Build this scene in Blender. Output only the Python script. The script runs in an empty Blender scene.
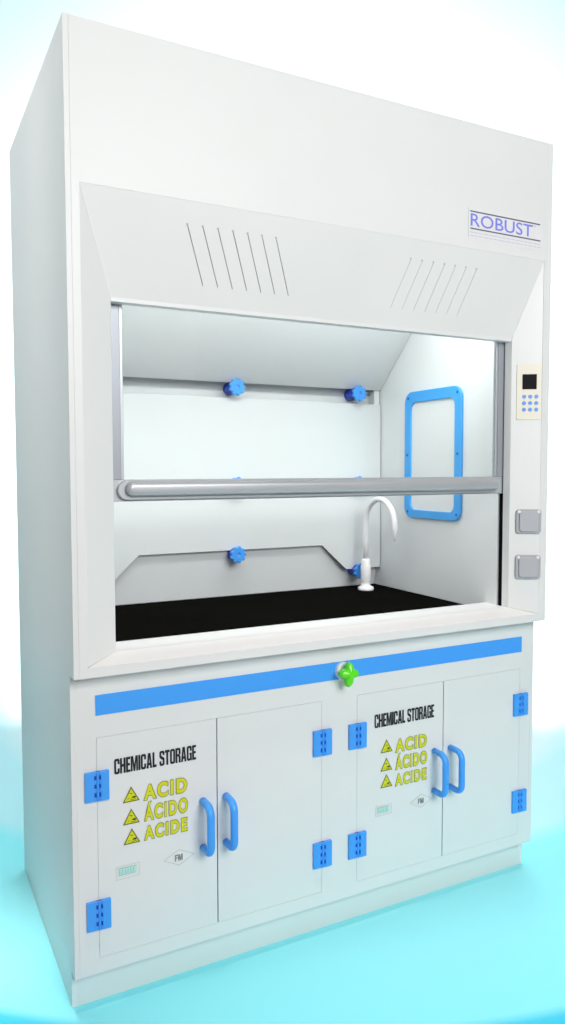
import bpy, bmesh, math
from math import sin, cos, pi, radians
from mathutils import Matrix, Vector

S = bpy.context.scene
C = S.collection

# ------------------------------------------------------------------ camera
cam = bpy.data.cameras.new('camera')
co = bpy.data.objects.new('camera', cam)
C.objects.link(co)
cam.sensor_fit = 'VERTICAL'
cam.sensor_height = 24.0
cam.lens = 758.84 * 24.0 / 1024.0
cam.clip_start = 0.05
cam.clip_end = 200
YAW, PITCH, ROLL = 0.4779, -0.0555, -0.0021
CAM = Vector((-0.3683, -1.7671, 1.3357))
fw = Vector((sin(YAW) * cos(PITCH), cos(YAW) * cos(PITCH), sin(PITCH)))
rt = fw.cross(Vector((0, 0, 1))).normalized()
up = rt.cross(fw)
r2 = rt * cos(ROLL) + up * sin(ROLL)
u2 = -rt * sin(ROLL) + up * cos(ROLL)
co.matrix_world = Matrix(((r2.x, u2.x, -fw.x, CAM.x), (r2.y, u2.y, -fw.y, CAM.y),
                          (r2.z, u2.z, -fw.z, CAM.z), (0, 0, 0, 1)))
S.camera = co

# ------------------------------------------------------------------ light
world = bpy.data.worlds.new('World')
S.world = world
world.use_nodes = True
bg = world.node_tree.nodes['Background']
bg.inputs['Color'].default_value = (1.0, 0.95, 0.94, 1)
bg.inputs['Strength'].default_value = 0.14


def area(name, loc, target, sx, sy, power, col=(1, 1, 1), spread=180):
    l = bpy.data.lights.new(name, 'AREA')
    l.shape = 'RECTANGLE'
    l.size, l.size_y = sx, sy
    l.energy = power
    l.color = col
    l.spread = radians(spread)
    o = bpy.data.objects.new(name, l)
    C.objects.link(o)
    o.location = loc
    o.rotation_euler = (Vector(target) - Vector(loc)).to_track_quat('-Z', 'Y').to_euler()
    return o


area('key_softbox', (0.8, -4.2, 3.1), (0.8, 0.0, 1.4), 2.6, 2.0, 124, (1.0, 1.0, 0.995), 150)
area('side_softbox', (-4.6, 0.3, 4.0), (0.0, 0.4, 2.5), 1.2, 1.2, 16, (0.97, 1.0, 1.0), 50)
area('floor_fill', (0.70, -0.60, 4.2), (0.70, -0.34, 0.0), 1.9, 0.15, 2.2, (1, 0.74, 0.69), 24)  # added fill, out of view overhead, whitens the floor along the front
area('side_floor_fill', (-0.46, 0.35, 4.2), (-0.36, 0.35, 0.0), 0.15, 1.0, 2.2, (1, 0.80, 0.76), 16)  # added unseen strip that lightens the floor on the left
area('backdrop_fill', (1.17, 1.16, 1.6), (2.4, 3.4, 2.1), 0.8, 0.8, 360, (1, 1, 1), 170)  # added fill hidden behind the hood, washes the backdrop to white
area('hood_lamp', (0.75, 0.17, 1.99), (0.75, 0.26, 1.0), 1.15, 0.12, 6.6, (1.0, 1.0, 0.99), 180)

S.view_settings.view_transform = 'Standard'
S.view_settings.look = 'None'
S.view_settings.exposure = 0.0
S.view_settings.gamma = 1.0
S.cycles.max_bounces = 10
S.cycles.use_light_tree = False
S.cycles.transparent_max_bounces = 12
S.cycles.use_denoising = True


# ------------------------------------------------------------------ materials
def mat(name, col, rough=0.4, metal=0.0, var=0.0, bump=0.0, scale=60.0, spec=0.5, coat=0.0):
    m = bpy.data.materials.new(name)
    m.use_nodes = True
    nt = m.node_tree
    b = nt.nodes['Principled BSDF']
    b.inputs['Base Color'].default_value = (*col, 1)
    b.inputs['Roughness'].default_value = rough
    b.inputs['Metallic'].default_value = metal
    b.inputs['Specular IOR Level'].default_value = spec
    b.inputs['Coat Weight'].default_value = coat
    if var or bump:
        tc = nt.nodes.new('ShaderNodeTexCoord')
        if var:
            n = nt.nodes.new('ShaderNodeTexNoise')
            n.inputs['Scale'].default_value = 3.0
            n.inputs['Detail'].default_value = 4.0
            nt.links.new(tc.outputs['Object'], n.inputs['Vector'])
            r = nt.nodes.new('ShaderNodeValToRGB')
            r.color_ramp.elements[0].position = 0.3
            r.color_ramp.elements[1].position = 0.7
            r.color_ramp.elements[0].color = (*[c * (1 - var) for c in col], 1)
            r.color_ramp.elements[1].color = (*[min(1, c * (1 + var)) for c in col], 1)
            nt.links.new(n.outputs['Fac'], r.inputs['Fac'])
            nt.links.new(r.outputs['Color'], b.inputs['Base Color'])
            mr = nt.nodes.new('ShaderNodeMapRange')
            mr.inputs['To Min'].default_value = max(0.02, rough - 0.06)
            mr.inputs['To Max'].default_value = rough + 0.06
            nt.links.new(n.outputs['Fac'], mr.inputs['Value'])
            nt.links.new(mr.outputs['Result'], b.inputs['Roughness'])
        if bump:
            n2 = nt.nodes.new('ShaderNodeTexNoise')
            n2.inputs['Scale'].default_value = scale
            n2.inputs['Detail'].default_value = 2.0
            nt.links.new(tc.outputs['Object'], n2.inputs['Vector'])
            bp = nt.nodes.new('ShaderNodeBump')
            bp.inputs['Strength'].default_value = bump
            bp.inputs['Distance'].default_value = 0.002
            nt.links.new(n2.outputs['Fac'], bp.inputs['Height'])
            nt.links.new(bp.outputs['Normal'], b.inputs['Normal'])
    return m


M = {}
M['white'] = mat('white_polypropylene', (0.78, 0.795, 0.785), 0.42, var=0.012, bump=0.04, scale=220)
M['liner'] = mat('white_liner', (0.80, 0.825, 0.825), 0.38, var=0.012, bump=0.03, scale=200)
M['back'] = mat('grey_back_liner', (0.76, 0.79, 0.795), 0.45, var=0.012, bump=0.03, scale=200)
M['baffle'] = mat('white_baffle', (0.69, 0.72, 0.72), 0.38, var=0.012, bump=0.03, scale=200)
M['plinth'] = mat('grey_white_plinth', (0.74, 0.765, 0.75), 0.5, var=0.015, bump=0.04, scale=200)
M['blue'] = mat('light_blue_plastic', (0.055, 0.36, 0.95), 0.38, bump=0.03, scale=150)
M['hinge_blue'] = mat('hinge_blue_plastic', (0.055, 0.36, 0.95), 0.42, bump=0.03, scale=150)
M['dark_blue'] = mat('dark_blue_plastic', (0.012, 0.06, 0.55), 0.4)
M['knob_blue'] = mat('knob_blue_plastic', (0.06, 0.35, 0.9), 0.35)
M['frame_blue'] = mat('window_frame_blue', (0.06, 0.40, 0.90), 0.35, bump=0.02)
M['green'] = mat('bright_green_plastic', (0.11, 0.78, 0.004), 0.32, coat=0.3)
M['top'] = mat('black_epoxy_resin', (0.006, 0.006, 0.005), 0.8, var=0.1, bump=0.05, scale=300, spec=0.0)
M['black'] = mat('black_gap_shade', (0.003, 0.003, 0.004), 0.8, spec=0.1)
M['slotshade_dark'] = mat('slot_shade_grey', (0.25, 0.26, 0.26), 0.8, spec=0.1)
M['slotshade_light'] = mat('slot_shade_pale', (0.72, 0.73, 0.73), 0.8, spec=0.1)
M['alu'] = mat('satin_aluminium', (0.50, 0.525, 0.55), 0.38, metal=0.35, var=0.02, bump=0.02, scale=400)
M['alu_dark'] = mat('grey_rail_aluminium', (0.34, 0.36, 0.40), 0.42, metal=0.3, var=0.02)
M['socket'] = mat('grey_socket_plastic', (0.42, 0.43, 0.46), 0.4, bump=0.02)
M['socket_lid'] = mat('grey_socket_lid', (0.46, 0.47, 0.50), 0.32)
M['screw'] = mat('bright_screw', (0.85, 0.85, 0.86), 0.25)
M['cream'] = mat('cream_keypad', (0.82, 0.78, 0.66), 0.45)
M['display'] = mat('black_display', (0.004, 0.004, 0.005), 0.5, spec=0.1)
M['button'] = mat('blue_button', (0.12, 0.33, 0.86), 0.4)
M['tap'] = mat('white_tap_plastic', (0.90, 0.90, 0.90), 0.3)
M['ink'] = mat('black_print', (0.006, 0.009, 0.016), 0.5)
M['olive'] = mat('olive_outline_print', (0.13, 0.14, 0.012), 0.5)
M['yellow'] = mat('warning_yellow_print', (0.66, 0.69, 0.004), 0.5)
M['grey_ink'] = mat('grey_print', (0.22, 0.25, 0.25), 0.5)
M['pale_ink'] = mat('pale_grey_print', (0.52, 0.55, 0.54), 0.5)
M['teal_ink'] = mat('teal_print', (0.22, 0.54, 0.48), 0.5)
M['teal_pale'] = mat('pale_teal_print', (0.52, 0.80, 0.74), 0.5)
M['label_white'] = mat('sticker_white', (0.80, 0.80, 0.815), 0.45)
M['logo'] = mat('violet_blue_print', (0.22, 0.24, 0.80), 0.45)
M['rule'] = mat('dark_rule_print', (0.13, 0.14, 0.19), 0.45)
M['pale_logo'] = mat('pale_violet_print', (0.58, 0.58, 0.70), 0.5)

g = bpy.data.materials.new('clear_glass')
g.use_nodes = True
nt = g.node_tree
for n in list(nt.nodes):
    if n.type != 'OUTPUT_MATERIAL':
        nt.nodes.remove(n)
tr = nt.nodes.new('ShaderNodeBsdfTransparent')
tr.inputs['Color'].default_value = (0.965, 0.98, 0.975, 1)
gl = nt.nodes.new('ShaderNodeBsdfGlossy')
gl.inputs['Roughness'].default_value = 0.02
fr = nt.nodes.new('ShaderNodeFresnel')
fr.inputs['IOR'].default_value = 1.06
mx = nt.nodes.new('ShaderNodeMixShader')
nt.links.new(fr.outputs[0], mx.inputs[0])
nt.links.new(tr.outputs[0], mx.inputs[1])
nt.links.new(gl.outputs[0], mx.inputs[2])
nt.links.new(mx.outputs[0], nt.nodes['Material Output'].inputs['Surface'])
M['glass'] = g


# ------------------------------------------------------------------ builders
WM = {}


def link(o, parent=None, mw=None):
    C.objects.link(o)
    mw = mw or Matrix.Identity(4)
    if parent is not None:
        o.parent = parent
        o.matrix_parent_inverse = WM[parent].inverted()
    o.matrix_basis = mw
    WM[o] = mw.copy()
    return o


def finish(name, me, m, parent, mw=None, bevel=0.0, smooth=False, label=None, seg=2):
    mats = m if isinstance(m, (list, tuple)) else [m]
    me.name = name
    if len(me.materials) == 0:
        for x in mats:
            me.materials.append(M[x])
    o = bpy.data.objects.new(name, me)
    link(o, parent, mw)
    if smooth:
        for p in me.polygons:
            p.use_smooth = True
    if bevel:
        b = o.modifiers.new('edge', 'BEVEL')
        b.width = bevel
        b.segments = seg
        b.limit_method = 'ANGLE'
        b.angle_limit = radians(35)
        b.harden_normals = False
    if label:
        o['label'] = label
    return o


class MB:
    def __init__(self):
        self.bm = bmesh.new()
        self.mi = 0

    def _f(self, vs):
        try:
            f = self.bm.faces.new(vs)
            f.material_index = self.mi
            return f
        except ValueError:
            return None

    def box(self, x0, x1, y0, y1, z0, z1):
        v = [self.bm.verts.new((x, y, z)) for x in (x0, x1) for y in (y0, y1) for z in (z0, z1)]
        for a in ((0, 1, 3, 2), (4, 6, 7, 5), (0, 4, 5, 1), (2, 3, 7, 6), (0, 2, 6, 4), (1, 5, 7, 3)):
            self._f([v[i] for i in a])
        return self

    def loft(self, rings, closed=False, caps=True):
        R = [[self.bm.verts.new(p) for p in ring] for ring in rings]
        n = len(R[0])
        rng = range(len(R)) if closed else range(len(R) - 1)
        for i in rng:
            a, b = R[i], R[(i + 1) % len(R)]
            for j in range(n):
                self._f([a[j], a[(j + 1) % n], b[(j + 1) % n], b[j]])
        if caps and not closed:
            self._f(list(reversed(R[0])))
            self._f(R[-1])
        return self

    def prism(self, pts, lo, hi, axis='X'):
        def mk(p, t):
            a, b = p
            return {'X': (t, a, b), 'Y': (a, t, b), 'Z': (a, b, t)}[axis]
        return self.loft([[mk(p, lo) for p in pts], [mk(p, hi) for p in pts]])

    def tube(self, path, rad, seg=20):
        P = [Vector(p) for p in path]
        rads = rad if isinstance(rad, (list, tuple)) else [rad] * len(P)
        rings = []
        t0 = (P[1] - P[0]).normalized()
        n = t0.orthogonal().normalized()
        for i, p in enumerate(P):
            t = (P[min(i + 1, len(P) - 1)] - P[max(i - 1, 0)]).normalized()
            n = (n - t * n.dot(t)).normalized()
            b = t.cross(n)
            rings.append([p + (n * cos(2 * pi * k / seg) + b * sin(2 * pi * k / seg)) * rads[i] for k in range(seg)])
        return self.loft(rings)

    def lathe(self, prof, seg=32):
        # profile of (radius, height) about local z
        return self.loft([[(r * cos(2 * pi * k / seg), r * sin(2 * pi * k / seg), h) for k in range(seg)] for r, h in prof])

    def mesh(self):
        bmesh.ops.recalc_face_normals(self.bm, faces=self.bm.faces)
        me = bpy.data.meshes.new('m')
        self.bm.to_mesh(me)
        self.bm.free()
        return me

    def build(self, name, m, parent, mw=None, bevel=0.0, smooth=False, label=None, seg=2):
        return finish(name, self.mesh(), m, parent, mw, bevel, smooth, label, seg)


def basis(origin, ex, ey):
    ex = Vector(ex).normalized()
    ey = Vector(ey).normalized()
    ez = ex.cross(ey)
    return Matrix(((ex.x, ey.x, ez.x, origin[0]), (ex.y, ey.y, ez.y, origin[1]),
                   (ex.z, ey.z, ez.z, origin[2]), (0, 0, 0, 1)))


def front(x, y, z):
    # a plane that faces the viewer: local x right, local y up, local z out of the front
    return basis((x, y, z), (1, 0, 0), (0, 0, 1))


def eval_mesh(cu):
    o = bpy.data.objects.new('tmp', cu)
    C.objects.link(o)
    dg = bpy.context.evaluated_depsgraph_get()
    dg.update()
    me = bpy.data.meshes.new_from_object(o.evaluated_get(dg))
    bpy.data.objects.remove(o)
    bpy.data.curves.remove(cu)
    me.materials.clear()
    return me


def plate_mesh(loops, thick, edge=0.0):
    """flat plate with holes; front face on local z=0, body behind it"""
    cu = bpy.data.curves.new('plate', 'CURVE')
    cu.dimensions = '2D'
    cu.fill_mode = 'BOTH'
    cu.extrude = thick / 2 - edge
    cu.bevel_depth = edge
    cu.bevel_resolution = 1
    cu.offset = -edge
    for lp in loops:
        s = cu.splines.new('POLY')
        s.points.add(len(lp) - 1)
        for p, q in zip(s.points, lp):
            p.co = (q[0], q[1], 0, 1)
        s.use_cyclic_u = True
    me = eval_mesh(cu)
    me.transform(Matrix.Translation((0, 0, -thick / 2)))
    return me


def text_mesh(body, h, w=None, thick=0.0004, offset=0.0, spacing=1.0, shear=0.0):
    """lettering of cap height h squeezed to width w; lower left of the inked box at the local origin"""
    cu = bpy.data.curves.new('text', 'FONT')
    cu.body = body
    cu.size = 1.0
    cu.offset = offset
    cu.extrude = 0.0005
    cu.space_character = spacing
    cu.shear = shear
    cu.resolution_u = 4
    me = eval_mesh(cu)
    xs = [v.co.x for v in me.vertices]
    ys = [v.co.y for v in me.vertices]
    x0, x1, y0, y1 = min(xs), max(xs), min(ys), max(ys)
    sy = h / (y1 - y0)
    sx = (w / (x1 - x0)) if w else sy
    for v in me.vertices:
        v.co = ((v.co.x - x0) * sx, (v.co.y - y0) * sy, (v.co.z / 0.0005) * thick / 2)
    return me


GLYPH = {
    'C': (5, [[(0, 1), (1, 0), (4, 0), (5, 1), (5, 3.6), (3.2, 3.6), (3.2, 1.5), (1.8, 1.5), (1.8, 8.5), (3.2, 8.5), (3.2, 6.4), (5, 6.4), (5, 9), (4, 10), (1, 10), (0, 9)]]),
    'H': (5.2, [[(0, 0), (1.9, 0), (1.9, 4.3), (3.3, 4.3), (3.3, 0), (5.2, 0), (5.2, 10), (3.3, 10), (3.3, 5.9), (1.9, 5.9), (1.9, 10), (0, 10)]]),
    'E': (4.0, [[(0, 0), (4, 0), (4, 1.6), (1.9, 1.6), (1.9, 4.3), (3.7, 4.3), (3.7, 5.8), (1.9, 5.8), (1.9, 8.4), (4, 8.4), (4, 10), (0, 10)]]),
    'M': (6.8, [[(0, 0), (1.6, 0), (1.6, 7), (2.6, 0), (4.2, 0), (5.2, 7), (5.2, 0), (6.8, 0), (6.8, 10), (4.5, 10), (3.4, 4), (2.3, 10), (0, 10)]]),
    'I': (1.9, [[(0, 0), (1.9, 0), (1.9, 10), (0, 10)]]),
    'A': (5.4, [[(0, 0), (1.9, 0), (2.15, 2), (3.25, 2), (3.5, 0), (5.4, 0), (3.9, 10), (1.5, 10)], [(2.3, 3.6), (3.1, 3.6), (2.7, 7.4)]]),
    'L': (3.9, [[(0, 0), (3.9, 0), (3.9, 1.7), (1.9, 1.7), (1.9, 10), (0, 10)]]),
    'S': (5, [[(0, 1), (1, 0), (4, 0), (5, 1), (5, 4.6), (4.2, 5.5), (1.8, 6.8), (1.8, 8.5), (3.2, 8.5), (3.2, 7), (5, 7), (5, 9), (4, 10), (1, 10), (0, 9), (0, 6), (0.8, 5.1), (3.2, 3.8), (3.2, 1.5), (1.8, 1.5), (1.8, 3.2), (0, 3.2)]]),
    'T': (4.6, [[(1.35, 0), (3.25, 0), (3.25, 8.3), (4.6, 8.3), (4.6, 10), (0, 10), (0, 8.3), (1.35, 8.3)]]),
    'O': (5, [[(0, 1), (1, 0), (4, 0), (5, 1), (5, 9), (4, 10), (1, 10), (0, 9)], [(1.8, 1.5), (3.2, 1.5), (3.2, 8.5), (1.8, 8.5)]]),
    'R': (5.1, [[(0, 0), (1.9, 0), (1.9, 4.3), (2.7, 4.3), (3.2, 3.6), (3.2, 0), (5.1, 0), (5.1, 4.2), (4.2, 5.1), (5.1, 6), (5.1, 9), (4.1, 10), (0, 10)], [(1.9, 5.8), (3.2, 5.8), (3.2, 8.5), (1.9, 8.5)]]),
    'F': (4.2, [[(0, 0), (1.7, 0), (1.7, 4.4), (3.9, 4.4), (3.9, 5.9), (1.7, 5.9), (1.7, 8.4), (4.2, 8.4), (4.2, 10), (0, 10)]]),
    'G': (5, [[(0, 1), (1, 0), (3.2, 0), (3.8, 0.7), (4.0, 0), (5, 0), (5, 5.2), (2.7, 5.2), (2.7, 3.9), (3.2, 3.9), (3.2, 1.5), (1.8, 1.5), (1.8, 8.5), (3.2, 8.5), (3.2, 6.6), (5, 6.6), (5, 9), (4, 10), (1, 10), (0, 9)]]),
}


def block_text(body, h, w):
    """heavy condensed poster capitals drawn as polygons, fitted to w x h"""
    x, loops = 0.0, []
    for ch in body:
        if ch == ' ':
            x += 2.4
            continue
        gw, ls = GLYPH[ch]
        loops += [[(px + x, py) for px, py in l] for l in ls]
        x += gw + 0.45
    x -= 0.45
    return plate_mesh([[(px * w / x, py * h / 10) for px, py in l] for l in loops], 0.0005)


def rrect(x0, y0, x1, y1, r, n=6):
    out = []
    for cx, cy, a in ((x1 - r, y1 - r, 0), (x0 + r, y1 - r, 90), (x0 + r, y0 + r, 180), (x1 - r, y0 + r, 270)):
        for k in range(n + 1):
            t = radians(a + 90 * k / n)
            out.append((cx + r * cos(t), cy + r * sin(t)))
    return out


def rect(x0, y0, x1, y1):
    return [(x0, y0), (x1, y0), (x1, y1), (x0, y1)]


def slot(p, q, w, n=5):
    a, b = Vector(p), Vector(q)
    t = math.atan2(b.y - a.y, b.x - a.x)
    out = []
    for c, s in ((b, -90), (a, 90)):
        for k in range(n + 1):
            an = t + radians(s + 180 * k / n)
            out.append((c.x + w / 2 * cos(an), c.y + w / 2 * sin(an)))
    return out


def circle(x, y, r, n=16):
    return [(x + r * cos(2 * pi * k / n), y + r * sin(2 * pi * k / n)) for k in range(n)]


def dup(o, parent, mw, label=None):
    c = o.copy()
    if 'label' in c:
        del c['label']
    link(c, parent, mw)
    if label:
        c['label'] = label
    return c


# ------------------------------------------------------------------ the setting
def ring_material():
    m = bpy.data.materials.new('studio_floor_print')
    m.use_nodes = True
    t = m.node_tree
    b = t.nodes['Principled BSDF']
    b.inputs['Roughness'].default_value = 0.75
    b.inputs['Specular IOR Level'].default_value = 0.1
    tc = t.nodes.new('ShaderNodeTexCoord')
    ln = t.nodes.new('ShaderNodeVectorMath')
    ln.operation = 'LENGTH'
    t.links.new(tc.outputs['Object'], ln.inputs[0])
    mr = t.nodes.new('ShaderNodeMapRange')
    mr.inputs['From Max'].default_value = 4.0
    t.links.new(ln.outputs['Value'], mr.inputs['Value'])
    r = t.nodes.new('ShaderNodeValToRGB')
    e = r.color_ramp.elements
    stops = [(0.0, (0.86, 0.97, 1.0)), (1.52, (0.86, 0.97, 1.0)), (1.64, (0.66, 0.95, 1.0)),
             (1.97, (0.62, 0.94, 1.0)), (2.06, (0.36, 0.92, 0.98)),
             (2.77, (0.27, 0.88, 0.97)), (2.80, (0.06, 0.62, 0.86)), (2.92, (0.06, 0.60, 0.84)),
             (2.93, (0.6, 0.6, 0.6)), (4.0, (0.6, 0.6, 0.6))]
    while len(e) < len(stops):
        e.new(0.5)
    for el, (p, c) in zip(e, stops):
        el.position = p / 4.0
        el.color = (*c, 1)
    t.links.new(mr.outputs['Result'], r.inputs['Fac'])
    t.links.new(r.outputs['Color'], b.inputs['Base Color'])
    return m


M['floor'] = ring_material()
M['wall'] = mat('pale_backdrop_cloth', (0.74, 0.965, 1.0), 0.8, spec=0.1)
fh = Vector((sin(YAW), cos(YAW)))
rh = Vector((cos(YAW), -sin(YAW)))
ring_c = Vector((CAM.x, CAM.y)) + fh * 4.5
VW = 4.6


def fl(u, v, z):
    p = Vector((CAM.x, CAM.y)) + rh * u + fh * v
    return (p.x, p.y, z)


mb = MB()
mb._f([mb.bm.verts.new(Vector(fl(u, v, 0)) - Vector((ring_c.x, ring_c.y, 0))) for u, v in ((-9, -5), (9, -5), (9, VW), (-9, VW))])
fo = mb.build('floor', 'floor', None, Matrix.Translation((ring_c.x, ring_c.y, 0)))
fo['kind'] = 'structure'
fo['label'] = 'pale floor printed with concentric cyan rings'
mb = MB()
prof = [(VW + 1.2 * sin(t * pi / 24), 1.2 - 1.2 * cos(t * pi / 24)) for t in range(13)] + [(VW + 1.2, 9.0)]
vv = [[mb.bm.verts.new(fl(u, v, z)) for v, z in prof] for u in (-5, 5)]
for i in range(len(prof) - 1):
    mb._f([vv[0][i], vv[1][i], vv[1][i + 1], vv[0][i + 1]])
wo = mb.build('backdrop', 'wall', None, smooth=True)
wo['kind'] = 'structure'
wo['label'] = 'seamless pale studio backdrop behind the cabinet'

# ------------------------------------------------------------------ the fume hood
W, D, H = 1.503, 0.8313, 2.35
ZB, SB, ZK, SK = 0.848, 0.0478, 0.095, 0.0868
T = 0.013
hood = bpy.data.objects.new('fume_hood', None)
hood.empty_display_size = 0.3
link(hood, None, Matrix.Translation((W / 2, D / 2, 0)))
hood['label'] = 'white laboratory fume hood with half raised glass sash above acid storage doors'
hood['category'] = 'fume hood'

# carcass
prof = [(0, H), (D, H), (D, 0), (SK, 0), (SK, ZK), (SB, ZK), (SB, ZB), (0, ZB)]
for x in (0, W - T):
    MB().prism(prof, x, x + T).build('side_panel', 'white', hood, bevel=0.0012)
MB().box(T, W - T, D - 0.014, D - 0.002, 0.0, H - 0.002).build('back_panel', 'white', hood)
MB().box(T, W - T, 0.022, D - 0.015, H - 0.018, H - 0.003).build('top_panel', 'white', hood)

OX0, OX1, OZ0, OZ1 = 0.031, W - 0.031, 0.872, 1.987      # outer edge of the bevelled surround
IX0, IX1, IZ0, IZ1 = 0.113, W - 0.114, 0.8926, 1.7475    # inner edge
BD = 0.05                                                # depth of the bevel
finish('front_frame', plate_mesh([rect(T + 0.0001, ZB, W - T - 0.0001, H - 0.001), rect(OX0, OZ0, OX1, OZ1)], 0.018),
       'white', hood, front(0, 0.0004, 0))

# bevelled surround: sloping pillars, sill and canopy
for sgn in (1, -1):
    def X(v): return v if sgn > 0 else W - v
    ring_lo, ring_hi = [], []
    for (x, y, zl, zh) in ((0.031, 0.0012, OZ0, OZ1), (0.113, BD, IZ0, IZ1), (0.113 + (0.006 if sgn < 0 else 0), 0.074, IZ0, IZ1), (0.031, 0.074, OZ0, OZ1)):
        ring_lo.append((X(x), y, zl))
        ring_hi.append((X(x), y, zh))
    MB().loft([ring_lo, ring_hi]).build('pillar', 'white', hood, bevel=0.0012)
mb = MB()
mb.loft([[(OX0, 0.0012, OZ0), (IX0, BD, IZ0), (IX0 + .001, 0.155, IZ0), (IX0 + .001, 0.155, 0.852), (OX0, 0.0012, 0.852)],
         [(OX1, 0.0012, OZ0), (IX1, BD, IZ0), (IX1 - .001, 0.155, IZ0), (IX1 - .001, 0.155, 0.852), (OX1, 0.0012, 0.852)]])
mb.build('sill', 'white', hood, bevel=0.0012)

L = math.hypot(OZ1 - IZ1, BD)
mcan = basis((0, 0.0012, OZ1), (1, 0, 0), (0, -BD, OZ1 - IZ1))     # local y up the slope, z outward


def can(x, z):            # world x and z on the canopy slope to plate coordinates
    return (x, (z - OZ1) / (OZ1 - IZ1) * L)


loops = [[can(OX0, OZ1), can(IX0, IZ1), can(IX1, IZ1), can(OX1, OZ1)]]
dots = []
for i in range(7):
    xt, xb = 0.2945 + i * 0.0404, 0.3441 + i * 0.0404
    for a, b in (((xt, 1.932), (xb, 1.798)), ((W - xt - 0.0, 1.932), (W - xb - 0.0, 1.798))):
        loops.append(slot(can(*a), can(*b), 0.0019))
cp = finish('canopy_panel', plate_mesh(loops, 0.0016), 'white', hood, mcan)
for x0, x1, m in ((0.25, 0.65, 'slotshade_dark'), (W - 0.65, W - 0.25, 'slotshade_light')):  # vent slot shade put into the plate colour: darker left, paler right
    MB().box(x0, x1, 0.0, 0.19, -0.0, 0.001).build('slot_shade_plate', m, cp, mcan @ Matrix.Translation((0, -0.205, -0.006 if x0 < 0.5 else -0.0030)))
for i in range(7):
    xt = 0.2945 + i * 0.0404
    for x in (xt, W - xt):
        q = can(x - 0.001, 1.934)
        mw = mcan @ Matrix.Translation((q[0], q[1], 0.0007))
        if not dots:
            dots.append(finish('slot_punch', plate_mesh([circle(0, 0, 0.0030, 12)], 0.0006), 'pale_ink', cp, mw))
        else:
            dup(dots[0], cp, mw)
MB().box(IX0, IX1, BD + 0.001, 0.076, 1.7385, 1.7515).build('canopy_lip', 'white', hood, bevel=0.001)
MB().box(IX0 - .02, IX1 + .02, 0.0765, 0.0785, 1.7385, 2.06).build('canopy_back', 'white', hood)

# inner chamber
LX0, LX1 = 0.115, W - 0.118
for x0, x1 in ((LX0 - 0.012, LX0), (LX1, LX1 + 0.012)):
    MB().box(x0, x1, 0.0975, 0.806, 0.8705, 2.075).build('side_liner', 'liner', hood)
MB().box(LX0, LX1, 0.806, 0.816, 0.8705, 2.075).build('back_liner', 'back', hood)
MB().box(LX0, LX1, 0.079, 0.806, 2.062, 2.075).build('chamber_ceiling', 'liner', hood)
MB().prism([(0.8058, 0.8705), (0.8030, 0.8705), (0.7700, 1.0600), (0.8058, 1.0800)], LX0 + 0.0005, LX1 - 0.0005).build('lower_back_panel', 'back', hood)  # wedge shaped to lean forward, keeping this zone clear of baffle shade
MB().prism([(0.761, 1.650), (0.358, 2.047), (0.364, 2.053), (0.767, 1.656)], LX0 + 0.002, LX1 - 0.002).build('sloped_baffle', 'liner', hood)
BY = 0.757
finish('baffle', plate_mesh([[(LX0 + 0.003, 1.288), (1.3815, 1.288), (1.3815, 1.5940), (LX0 + 0.003, 1.5940)]], 0.006, 0.001), 'baffle', hood, front(0, BY, 0))
finish('baffle', plate_mesh([[(LX0 + 0.003, 0.944), (0.279, 0.944), (0.3855, 1.0435), (1.1115, 1.0435), (1.2210, 0.944), (1.3815, 0.944),
                              (1.3815, 1.264), (LX0 + 0.003, 1.264)]], 0.006, 0.001), 'baffle', hood, front(0, BY, 0))
MB().box(1.3560, 1.3810, 0.766, 0.805, 1.590, 1.652).build('baffle_bracket', 'back', hood, bevel=0.001)
MB().box(LX0, LX1, 0.1555, 0.7965, 0.835, 0.870).build('worktop', 'top', hood, bevel=0.002)
for x0, x1 in ((0.1095, 0.1125), (W - 0.1165, W - 0.1140)):
    MB().box(x0, x1, 0.0748, 0.0944, 1.2580, 1.745).build('sash_track', 'alu_dark', hood)
for x0, x1 in ((0.080, 0.108), (W - 0.1130, W - 0.080)):
    MB().box(x0, x1, 0.0745, 0.0945, 0.875, 1.745).build('sash_gap_shade', 'black', hood)  # black box fills the open sash slot, standing in for its shade


def knob_profile(R, n, amp, pts=72):
    return [(R * (1 + amp * (abs(cos(n * a / 2)) ** 0.9 * 2 - 1.2)) * cos(a), R * (1 + amp * (abs(cos(n * a / 2)) ** 0.9 * 2 - 1.2)) * sin(a))
            for a in [2 * pi * k / pts for k in range(pts)]]


k0 = None
for z in (1.631, 1.280, 1.030):
    for x in (0.235, 0.744, 1.262):
        if z < 1.2 and x > 1.2:
            x, z = 1.272, 0.937
        mw = front(x, 0.724, z)
        if k0 is None:
            k0 = finish('baffle_knob', plate_mesh([knob_profile(0.0285, 9, 0.12), circle(0, 0, 0.007)], 0.014, 0.002), 'knob_blue', hood, mw)
            h0 = MB().lathe([(0.0235, -0.080), (0.0235, -0.014), (0.0235, -0.0135)], 28).build('hub', 'dark_blue', k0, mw)
            s0 = MB().lathe([(0.0068, -0.020), (0.0068, -0.003), (0.003, -0.003)], 16).build('cap_screw', 'button', k0, mw)
        else:
            k = dup(k0, hood, mw)
            dup(h0, k, mw)
            dup(s0, k, mw)

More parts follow.
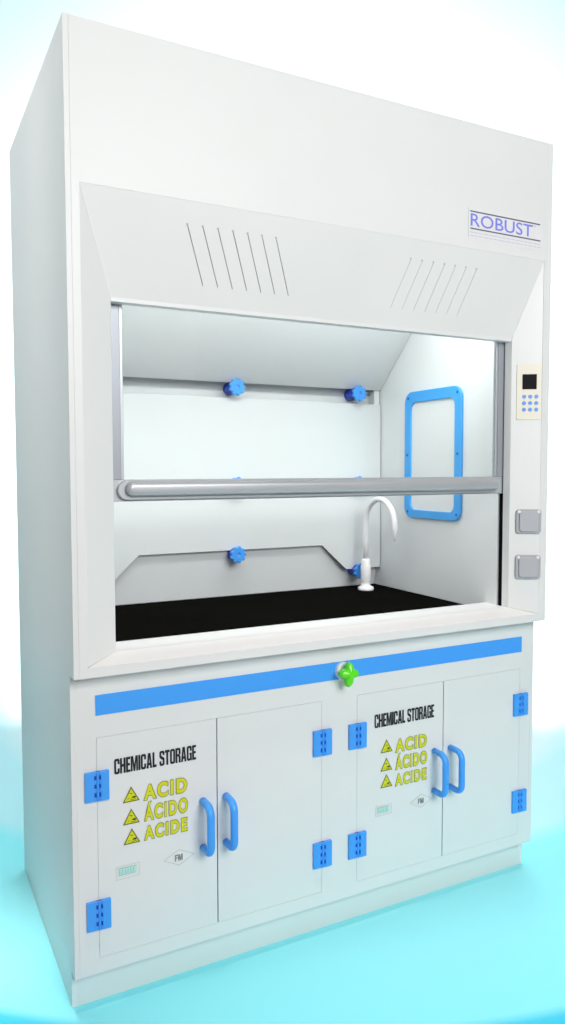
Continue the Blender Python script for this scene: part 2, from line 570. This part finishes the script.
# access window on the right inner wall
mwin = basis((LX1, 0, 0), (0, -1, 0), (0, 0, 1))      # faces -X ; local x = -Y
win = finish('access_window', plate_mesh([rrect(-0.560, 1.170, -0.292, 1.600, 0.02)], 0.003, 0.0005), 'liner', hood,
             mwin @ Matrix.Translation((0, 0, 0.0035)))
finish('window_frame', plate_mesh([rrect(-0.589, 1.1555, -0.268, 1.6255, 0.042, 8), rrect(-0.5535, 1.1855, -0.3035, 1.5850, 0.026, 8)], 0.010, 0.002),
       'frame_blue', win, mwin @ Matrix.Translation((0, 0, 0.0105)))
sc = []
for (y, z) in ((-0.567, 1.602), (-0.289, 1.602), (-0.571, 1.390), (-0.286, 1.390), (-0.567, 1.178), (-0.289, 1.178)):
    mw = mwin @ Matrix.Translation((y, z, 0.0107))
    if not sc:
        sc.append(MB().lathe([(0.0048, -0.002), (0.0048, 0.0006), (0.0035, 0.0012)], 14).build('frame_screw', 'dark_blue', win, mw))
    else:
        dup(sc[0], win, mw)

# gooseneck tap
tapx, tapy = 1.262, 0.68
mt = Matrix.Translation((tapx, tapy, 0.870))
tap = MB().lathe([(0.030, 0.0), (0.031, 0.004), (0.030, 0.012), (0.024, 0.015), (0.0185, 0.018), (0.0165, 0.030), (0.0195, 0.036),
                  (0.0200, 0.092), (0.0185, 0.096), (0.0175, 0.100), (0.0170, 0.116), (0.0125, 0.122)], 28).build('gooseneck_tap', 'tap', hood, mt, smooth=True)
path = [(tapx, tapy, 0.98), (tapx, tapy, 1.06), (tapx, tapy, 1.135)]
R = 0.090
for k in range(1, 19):
    a = pi * k / 18
    path.append((tapx + 0.004 * k / 18, tapy - R + R * cos(a), 1.135 + R * sin(a)))
path += [(tapx + 0.005, tapy - 2 * R, 1.118), (tapx + 0.005, tapy - 2 * R, 1.112), (tapx + 0.005, tapy - 2 * R, 1.096), (tapx + 0.005, tapy - 2 * R, 1.072)]
MB().tube(path, [0.0107] * (len(path) - 4) + [0.0110, 0.0100, 0.0060, 0.0012], 20).build('spout', 'tap', tap, smooth=True)

# sliding sash
SX0, SX1 = 0.1165, W - 0.1175
sash = MB().box(SX0, SX1, 0.080, 0.094, 1.258, 1.3125).build('sash', 'alu', hood, bevel=0.0015)
for x0, x1, ix in ((SX0, 0.1485, 1), (1.3555, SX1, -1)):
    mb = MB()
    a, b = (x0, x1 - 0.008) if ix > 0 else (x0 + 0.008, x1)
    c, d = (x1 - 0.008, x1) if ix > 0 else (x0, x0 + 0.008)
    mb.box(a, b, 0.0785, 0.0945, 1.3126, 1.785)
    mb.mi = 1
    mb.box(c, d, 0.0815, 0.0945, 1.3126, 1.785)
    mb.build('sash_stile', ['alu_dark', 'alu'], sash, bevel=0.001)
MB().box(0.1486, 1.3554, 0.0855, 0.0895, 1.3126, 1.785).build('glass_pane', 'glass', sash)
# rounded pull handle along the sash
ya, yb = 0.0798, 0.052
mb = MB()


def stadium(x0, x1, zc, r, y, n=10):
    pts = []
    for k in range(n + 1):
        t = radians(-90 + 180 * k / n)
        pts.append((x1 - r + r * cos(t), y, zc + r * sin(t)))
    for k in range(n + 1):
        t = radians(90 + 180 * k / n)
        pts.append((x0 + r + r * cos(t), y, zc + r * sin(t)))
    return pts


zc = 1.2865
mb.loft([stadium(0.1285, 1.358, zc, 0.0245, ya), stadium(0.1285, 1.358, zc, 0.0245, 0.070), stadium(0.1305, 1.356, zc, 0.0225, 0.068)])
mb.build('handle_base', 'alu', sash, bevel=0.0)
mb = MB()
mb.loft([stadium(0.146 + d, 1.352 - d, zc + 0.003, 0.0185 - d, y) for d, y in
         ((0.0, 0.0678), (0.0, 0.060), (0.0015, 0.055), (0.0045, 0.051), (0.009, 0.0485), (0.014, 0.0478))])
mb.build('pull_handle', 'alu', sash, smooth=True)

# control panel and sockets on the right pillar
pl = Vector((W - 0.031, 0.0012, 0))
exv = Vector((0.082, -(BD - 0.0012), 0)).normalized()       # towards +X and the viewer


def pil(x, z, out=0.0):     # point on the sloping face of the right pillar
    t = (x - (W - 0.113)) / 0.082
    y = BD + (0.0012 - BD) * t
    return basis((x, y, z), exv, (0, 0, 1)) @ Matrix.Translation((0, 0, out))


pan = finish('control_panel', plate_mesh([rrect(-0.040, -0.0875, 0.038, 0.0875, 0.003)], 0.003, 0.0006), 'cream', hood, pil(1.4385, 1.5800, 0.0025))
finish('display', plate_mesh([rect(-0.0235, -0.0235, 0.0205, 0.0235)], 0.0016), 'display', pan, pil(1.4395, 1.6120, 0.0040))
bt = None
for r in range(3):
    for c in range(3):
        mw = pil(1.4243 + c * 0.0163, 1.5653 - r * 0.0204, 0.0025)
        if bt is None:
            bt = MB().lathe([(0.0062, -0.001), (0.0062, 0.0012), (0.0048, 0.0020)], 16).build('button', 'button', pan, mw)
        else:
            dup(bt, pan, mw)
so = None
for z in (1.1700, 1.0240):
    mw = pil(1.4410, z)
    parts = []
    if so is None:
        so = finish('power_socket', plate_mesh([rrect(-0.0395, -0.0385, 0.0395, 0.0385, 0.010)], 0.010, 0.002), 'socket', hood, mw @ Matrix.Translation((0, 0, 0.0075)))
        lid = finish('socket_lid', plate_mesh([rrect(-0.0300, -0.0325, 0.0300, 0.0325, 0.011)], 0.006, 0.0018), 'socket_lid', so, mw @ Matrix.Translation((0, 0, 0.0125)))
        scr = MB().lathe([(0.0052, -0.002), (0.0052, 0.0008), (0.0036, 0.0018)], 14).build('socket_screw', 'screw', so, mw @ Matrix.Translation((-0.030, 0.0305, 0.0078)))
        dup(scr, so, mw @ Matrix.Translation((0.030, 0.0305, 0.0078)))
    else:
        s2 = dup(so, hood, mw @ Matrix.Translation((0, 0, 0.0075)))
        dup(lid, s2, mw @ Matrix.Translation((0, 0, 0.0125)))
        for x in (-0.030, 0.030):
            dup(scr, s2, mw @ Matrix.Translation((x, 0.0305, 0.0078)))

# maker's nameplate on the fascia
mn = front(1.170, 0.0, 0)
npl = finish('nameplate', plate_mesh([rect(-0.0065, 2.0165, 0.292, 2.106)], 0.0006), 'label_white', hood, front(1.170, -0.0002, 0))
finish('lettering', text_mesh('ROBUST', 0.0365, 0.247, 0.0004, 0.003), 'logo', npl, front(1.1725, -0.0007, 2.0525))
finish('lettering', text_mesh('TM', 0.006, 0.009), 'pale_logo', npl, front(1.4225, -0.0007, 2.0830))
finish('rule_line', plate_mesh([rect(0.0, 2.0930, 0.281, 2.0968), rect(0.002, 2.0435, 0.283, 2.0473)], 0.0004), 'rule', npl, front(1.170, -0.0008, 0))
finish('rule_line', plate_mesh([rect(-0.0065, 2.0185, -0.0052, 2.106)], 0.0004), 'pale_ink', npl, front(1.170, -0.0008, 0))
rows = []
for z, x1 in ((2.0335, 0.283), (2.0240, 0.287)):
    x = 0.0
    i = 0
    while x < x1 - 0.012:
        wd = 0.010 + 0.009 * ((i * 7 + 3) % 5) / 4
        rows.append(rect(x, z, min(x + wd, x1), z + 0.0019))
        x += wd + 0.0035
        i += 1
finish('small_print', plate_mesh(rows, 0.0004), 'pale_logo', npl, front(1.170, -0.0008, 0))

# ------------------------------------------------------------------ base cabinet
DZ0, DZ1 = 0.1335, 0.6865
PAIRS = ((0.0610, 0.3765, 0.6955), (0.8130, 1.1285, 1.4450))
finish('base_front', plate_mesh([rect(T + 0.0001, ZK, W - T - 0.0001, ZB - 0.002)] +
                                [rect(a, DZ0, c, DZ1) for a, b, c in PAIRS], 0.018), 'white', hood, front(0, SB + 0.0006, 0))
MB().box(T, W - T, SB + 0.019, SB + 0.024, 0.10, 0.84).build('cabinet_back_stop', 'plinth', hood)
MB().box(T, W - T, SB + 0.019, D - 0.02, ZK + 0.001, ZK + 0.012).build('cabinet_bottom', 'plinth', hood)
MB().box(T, W - T, SK + 0.0008, SK + 0.016, 0.0, ZK).build('kickboard', 'plinth', hood)
MB().box(0.0600, 1.4485, SB - 0.0018, SB + 0.0004, 0.7415, 0.7920).build('trim_strip', 'blue', hood, bevel=0.0006, label='light blue strip along the top of the base cabinet')

# service valve
val = MB().lathe([(0.0250, -0.001), (0.0250, 0.010), (0.0235, 0.0125), (0.011, 0.0125), (0.011, 0.034)], 28).build(
    'service_valve', 'tap', hood, front(0.7610, SB - 0.0018, 0.7655))
mv = front(0.7610, SB - 0.030, 0.7655)
mb = MB()
arms = []
for k in range(96):
    a = 2 * pi * k / 96
    tip = 0.0380 if 1.25 * pi < a + 0.08 < 1.75 * pi else 0.0310
    rr = 0.0180 + (tip - 0.0180) * abs(cos(2 * (a + 0.08))) ** 1.7
    arms.append((rr * cos(a), rr * sin(a)))
mb.loft([[(x * s, y * s, z) for x, y in arms] for s, z in ((0.8, -0.006), (1.0, -0.001), (1.0, 0.010), (0.86, 0.018), (0.35, 0.024))])
mb.build('valve_handle', 'green', val, mv, bevel=0.0015, label='bright green four armed valve handle')


def hinge_mesh():
    mb = MB()
    mb.box(-0.0295, -0.0075, 0.0, 0.0075, -0.0365, 0.0365)
    mb.box(0.0085, 0.0290, 0.0, 0.0095, -0.0365, 0.0365)
    mb.mi = 1
    mb.box(-0.0080, 0.0090, 0.0, 0.0045, -0.0365, 0.0365)  # recess floor coloured dark blue to imitate shade between the knuckles
    mb.mi = 0
    for z0, z1 in ((-0.0365, -0.0270), (-0.0150, -0.0050), (0.0060, 0.0160), (0.0270, 0.0365)):
        mb.box(-0.0078, -0.0022, 0.0, 0.0078, z0, z1)
        mb.box(0.0045, 0.0087, 0.0, 0.0088, z0, z1)
    mb.mi = 0
    pts = [(0.001 + 0.0036 * cos(t * pi / 8), -0.0045 - 0.0055 * sin(t * pi / 8)) for t in range(9)]
    mb.loft([[(x, -y, z) for x, y in pts] for z in (-0.0365, 0.0365)])
    me = mb.mesh()
    # local y is out of the door here: turn it into local z
    me.transform(Matrix(((1, 0, 0, 0), (0, 0, 1, 0), (0, 1, 0, 0), (0, 0, 0, 1))))
    bm = bmesh.new()
    bm.from_mesh(me)
    bmesh.ops.recalc_face_normals(bm, faces=bm.faces)
    bm.to_mesh(me)
    bm.free()
    me.materials.append(M['hinge_blue'])
    me.materials.append(M['dark_blue'])
    return me


HINGE = hinge_mesh()


def handle_mesh():
    z0, z1, out, r = 0.3500, 0.4745, 0.055, 0.024
    p = [(0, 0.0, z0), (0, out - r - 0.006, z0)]
    for k in range(1, 9):
        a = pi / 2 * k / 8
        p.append((0, out - r + r * sin(a) - 0.0, z0 + r - r * cos(a)))
    for k in range(0, 9):
        a = pi / 2 * k / 8
        p.append((0, out - r + r * cos(a), z1 - r + r * sin(a)))
    p += [(0, out - r - 0.006, z1), (0, 0.0, z1)]
    mb = MB()
    mb.tube([(x, -y, z) for x, y, z in p], 0.0088, 18)
    me = mb.mesh()
    for v in me.vertices:       # flattened section, wider than deep
        v.co.x *= 1.18
    me.materials.append(M['blue'])
    return me


HANDLE = handle_mesh()
TRI = [(-0.0215, -0.0185), (0.0215, -0.0185), (0.0, 0.0205)]


def decals(d, x, cs, lines, tri, fm, tag, tagrows):
    y = SB - 0.0006
    finish('storage_lettering', block_text('CHEMICAL STORAGE', cs[3], cs[2]), 'ink', d, front(cs[0], y, cs[1]))
    for i, (body, lx, lz, lw, lh) in enumerate(lines):
        me = text_mesh(body, lh, lw, 0.0003, 0.066, 1.24)
        finish('acid_lettering', me, 'olive', d, front(lx, y, lz))
        me = text_mesh(body, lh - 0.0030, lw - 0.0028, 0.0003, 0.042, 1.30)
        finish('acid_lettering', me, 'yellow', d, front(lx + 0.0015, y - 0.0004, lz + 0.0017))
    for tx, tz in tri:
        t = finish('warning_triangle', plate_mesh([TRI], 0.0004), 'olive', d, front(tx, y, tz))
        s = [(px * 0.80, py * 0.80 - 0.0008) for px, py in TRI]
        finish('triangle_face', plate_mesh([s], 0.0004), 'yellow', t, front(tx, y - 0.0004, tz)) if False else None
        t.data.materials.append(M['yellow'])
        t.data.materials.append(M['ink'])
        bm = bmesh.new()
        bm.from_mesh(t.data)

        def add(poly, z, mi):
            f = bm.faces.new([bm.verts.new((px, py, z)) for px, py in poly])
            f.material_index = mi
            if f.normal.z < 0:
                f.normal_flip()
        add(s, 0.0003, 1)
        add([(0.000, -0.0085), (0.010, -0.0100), (0.0125, -0.0065), (0.008, -0.0045), (0.003, -0.0060)], 0.0006, 2)   # hand
        add([(-0.0020, -0.0135), (0.0120, -0.0130), (0.0125, -0.0118), (-0.0020, -0.0122)], 0.0006, 2)               # bar
        add([(-0.0045, 0.0035), (0.0030, 0.0010), (0.0036, 0.0024), (-0.0038, 0.0050)], 0.0006, 2)                    # tube
        add([(-0.010, -0.0105), (-0.004, -0.0095), (-0.004, -0.0085), (-0.010, -0.0092)], 0.0006, 0)
        add([(-0.0008, -0.0025), (0.0008, -0.0025), (0.0, 0.0002)], 0.0006, 2)                                         # drop
        bm.normal_update()
        bm.to_mesh(t.data)
        bm.free()
    fx, fz, hw, hh, body = fm
    dia = [(-hw, 0), (0, -hh), (hw, 0), (0, hh)]
    s = 0.94
    f = finish('approval_diamond', plate_mesh([dia, [(px * (1 - 0.0016 / hw * 1.4), py * (1 - 0.0016 / hh * 1.1)) for px, py in dia]], 0.0004), 'pale_ink', d, front(fx, y, fz))
    finish('approval_lettering', block_text(body, 0.0165, 0.021), 'grey_ink', d, front(fx - 0.0115, y, fz - 0.0085))
    tx, tz, tw, th = tag
    finish('maker_sticker', plate_mesh([rect(0, 0, tw, th), rect(0.0007, 0.0007, tw - 0.0007, th - 0.0007)], 0.0004), 'pale_ink', d, front(tx, y, tz))
    finish('sticker_patch', plate_mesh([rect(0.006, th * 0.30, tw - 0.008, th - 0.005)], 0.0003), 'teal_pale', d, front(tx, y - 0.0001, tz))
    marks = [rect(0.006, th - 0.0065, tw - 0.008, th - 0.005), rect(0.006, th * 0.30, tw - 0.010, th * 0.30 + 0.0015)]
    n = 6
    for i in range(n):
        x0 = 0.008 + i * (tw - 0.018) / n
        marks.append(rect(x0, th * 0.42, x0 + 0.0018, th - 0.009))
        if i % 2 == 0:
            marks.append(rect(x0 + 0.0030, th * 0.42, x0 + 0.0052, th * 0.42 + 0.0016))
    finish('small_print', plate_mesh(marks, 0.0003), 'teal_ink', d, front(tx, y - 0.0003, tz))


DG = 0.0016
for pi_, (a, b, c) in enumerate(PAIRS):
    for side in (0, 1):
        x0, x1 = (a + 0.0007, b - DG) if side == 0 else (b + DG, c - 0.0007)
        lab = 'white door with chemical storage and acid warning lettering' if side == 0 else 'plain white door without lettering'
        d = finish('cabinet_door', plate_mesh([rect(x0, DZ0 + 0.0007, x1, DZ1 - 0.0007)], 0.016), 'white', hood, front(0, SB + 0.0006, 0), label=lab)
        hx = a if side == 0 else c
        for hz in (0.5685, 0.2455):
            mw = front(hx - 0.0005, SB + 0.0002, hz)
            finish('hinge', HINGE, 'hinge_blue', d, mw, bevel=0.0009)
        hdx = 0.3360 if side == 0 else 0.4008
        if pi_:
            hdx = 1.0940 if side == 0 else 1.1565
        finish('handle', HANDLE, 'blue', d, Matrix.Translation((hdx, SB, 0.0)), smooth=True)
        if side == 0 and pi_ == 0:
            decals(d, x0, (0.1040, 0.5875, 0.2140, 0.0385),
                   [('ACID', 0.1765, 0.5055, 0.1170, 0.0420), ('\u00c1CIDO', 0.1775, 0.4520, 0.1175, 0.0510), ('ACIDE', 0.1765, 0.4030, 0.1165, 0.0385)],
                   [(0.1455, 0.5295), (0.1452, 0.4730), (0.1460, 0.4225)],
                   (0.2695, 0.3385, 0.0420, 0.0215, 'FM'), (0.1050, 0.3190, 0.0600, 0.0330), 2)
        elif side == 0:
            decals(d, x0, (0.8735, 0.5795, 0.2185, 0.0400),
                   [('ACID', 0.9470, 0.4925, 0.1190, 0.0420), ('\u00c1CIDO', 0.9480, 0.4395, 0.1195, 0.0510), ('ACIDE', 0.9470, 0.3900, 0.1185, 0.0385)],
                   [(0.9165, 0.5195), (0.9162, 0.4640), (0.9165, 0.4140)],
                   (1.0455, 0.3275, 0.0420, 0.0215, 'FM'), (0.8790, 0.3130, 0.0560, 0.0300), 2)
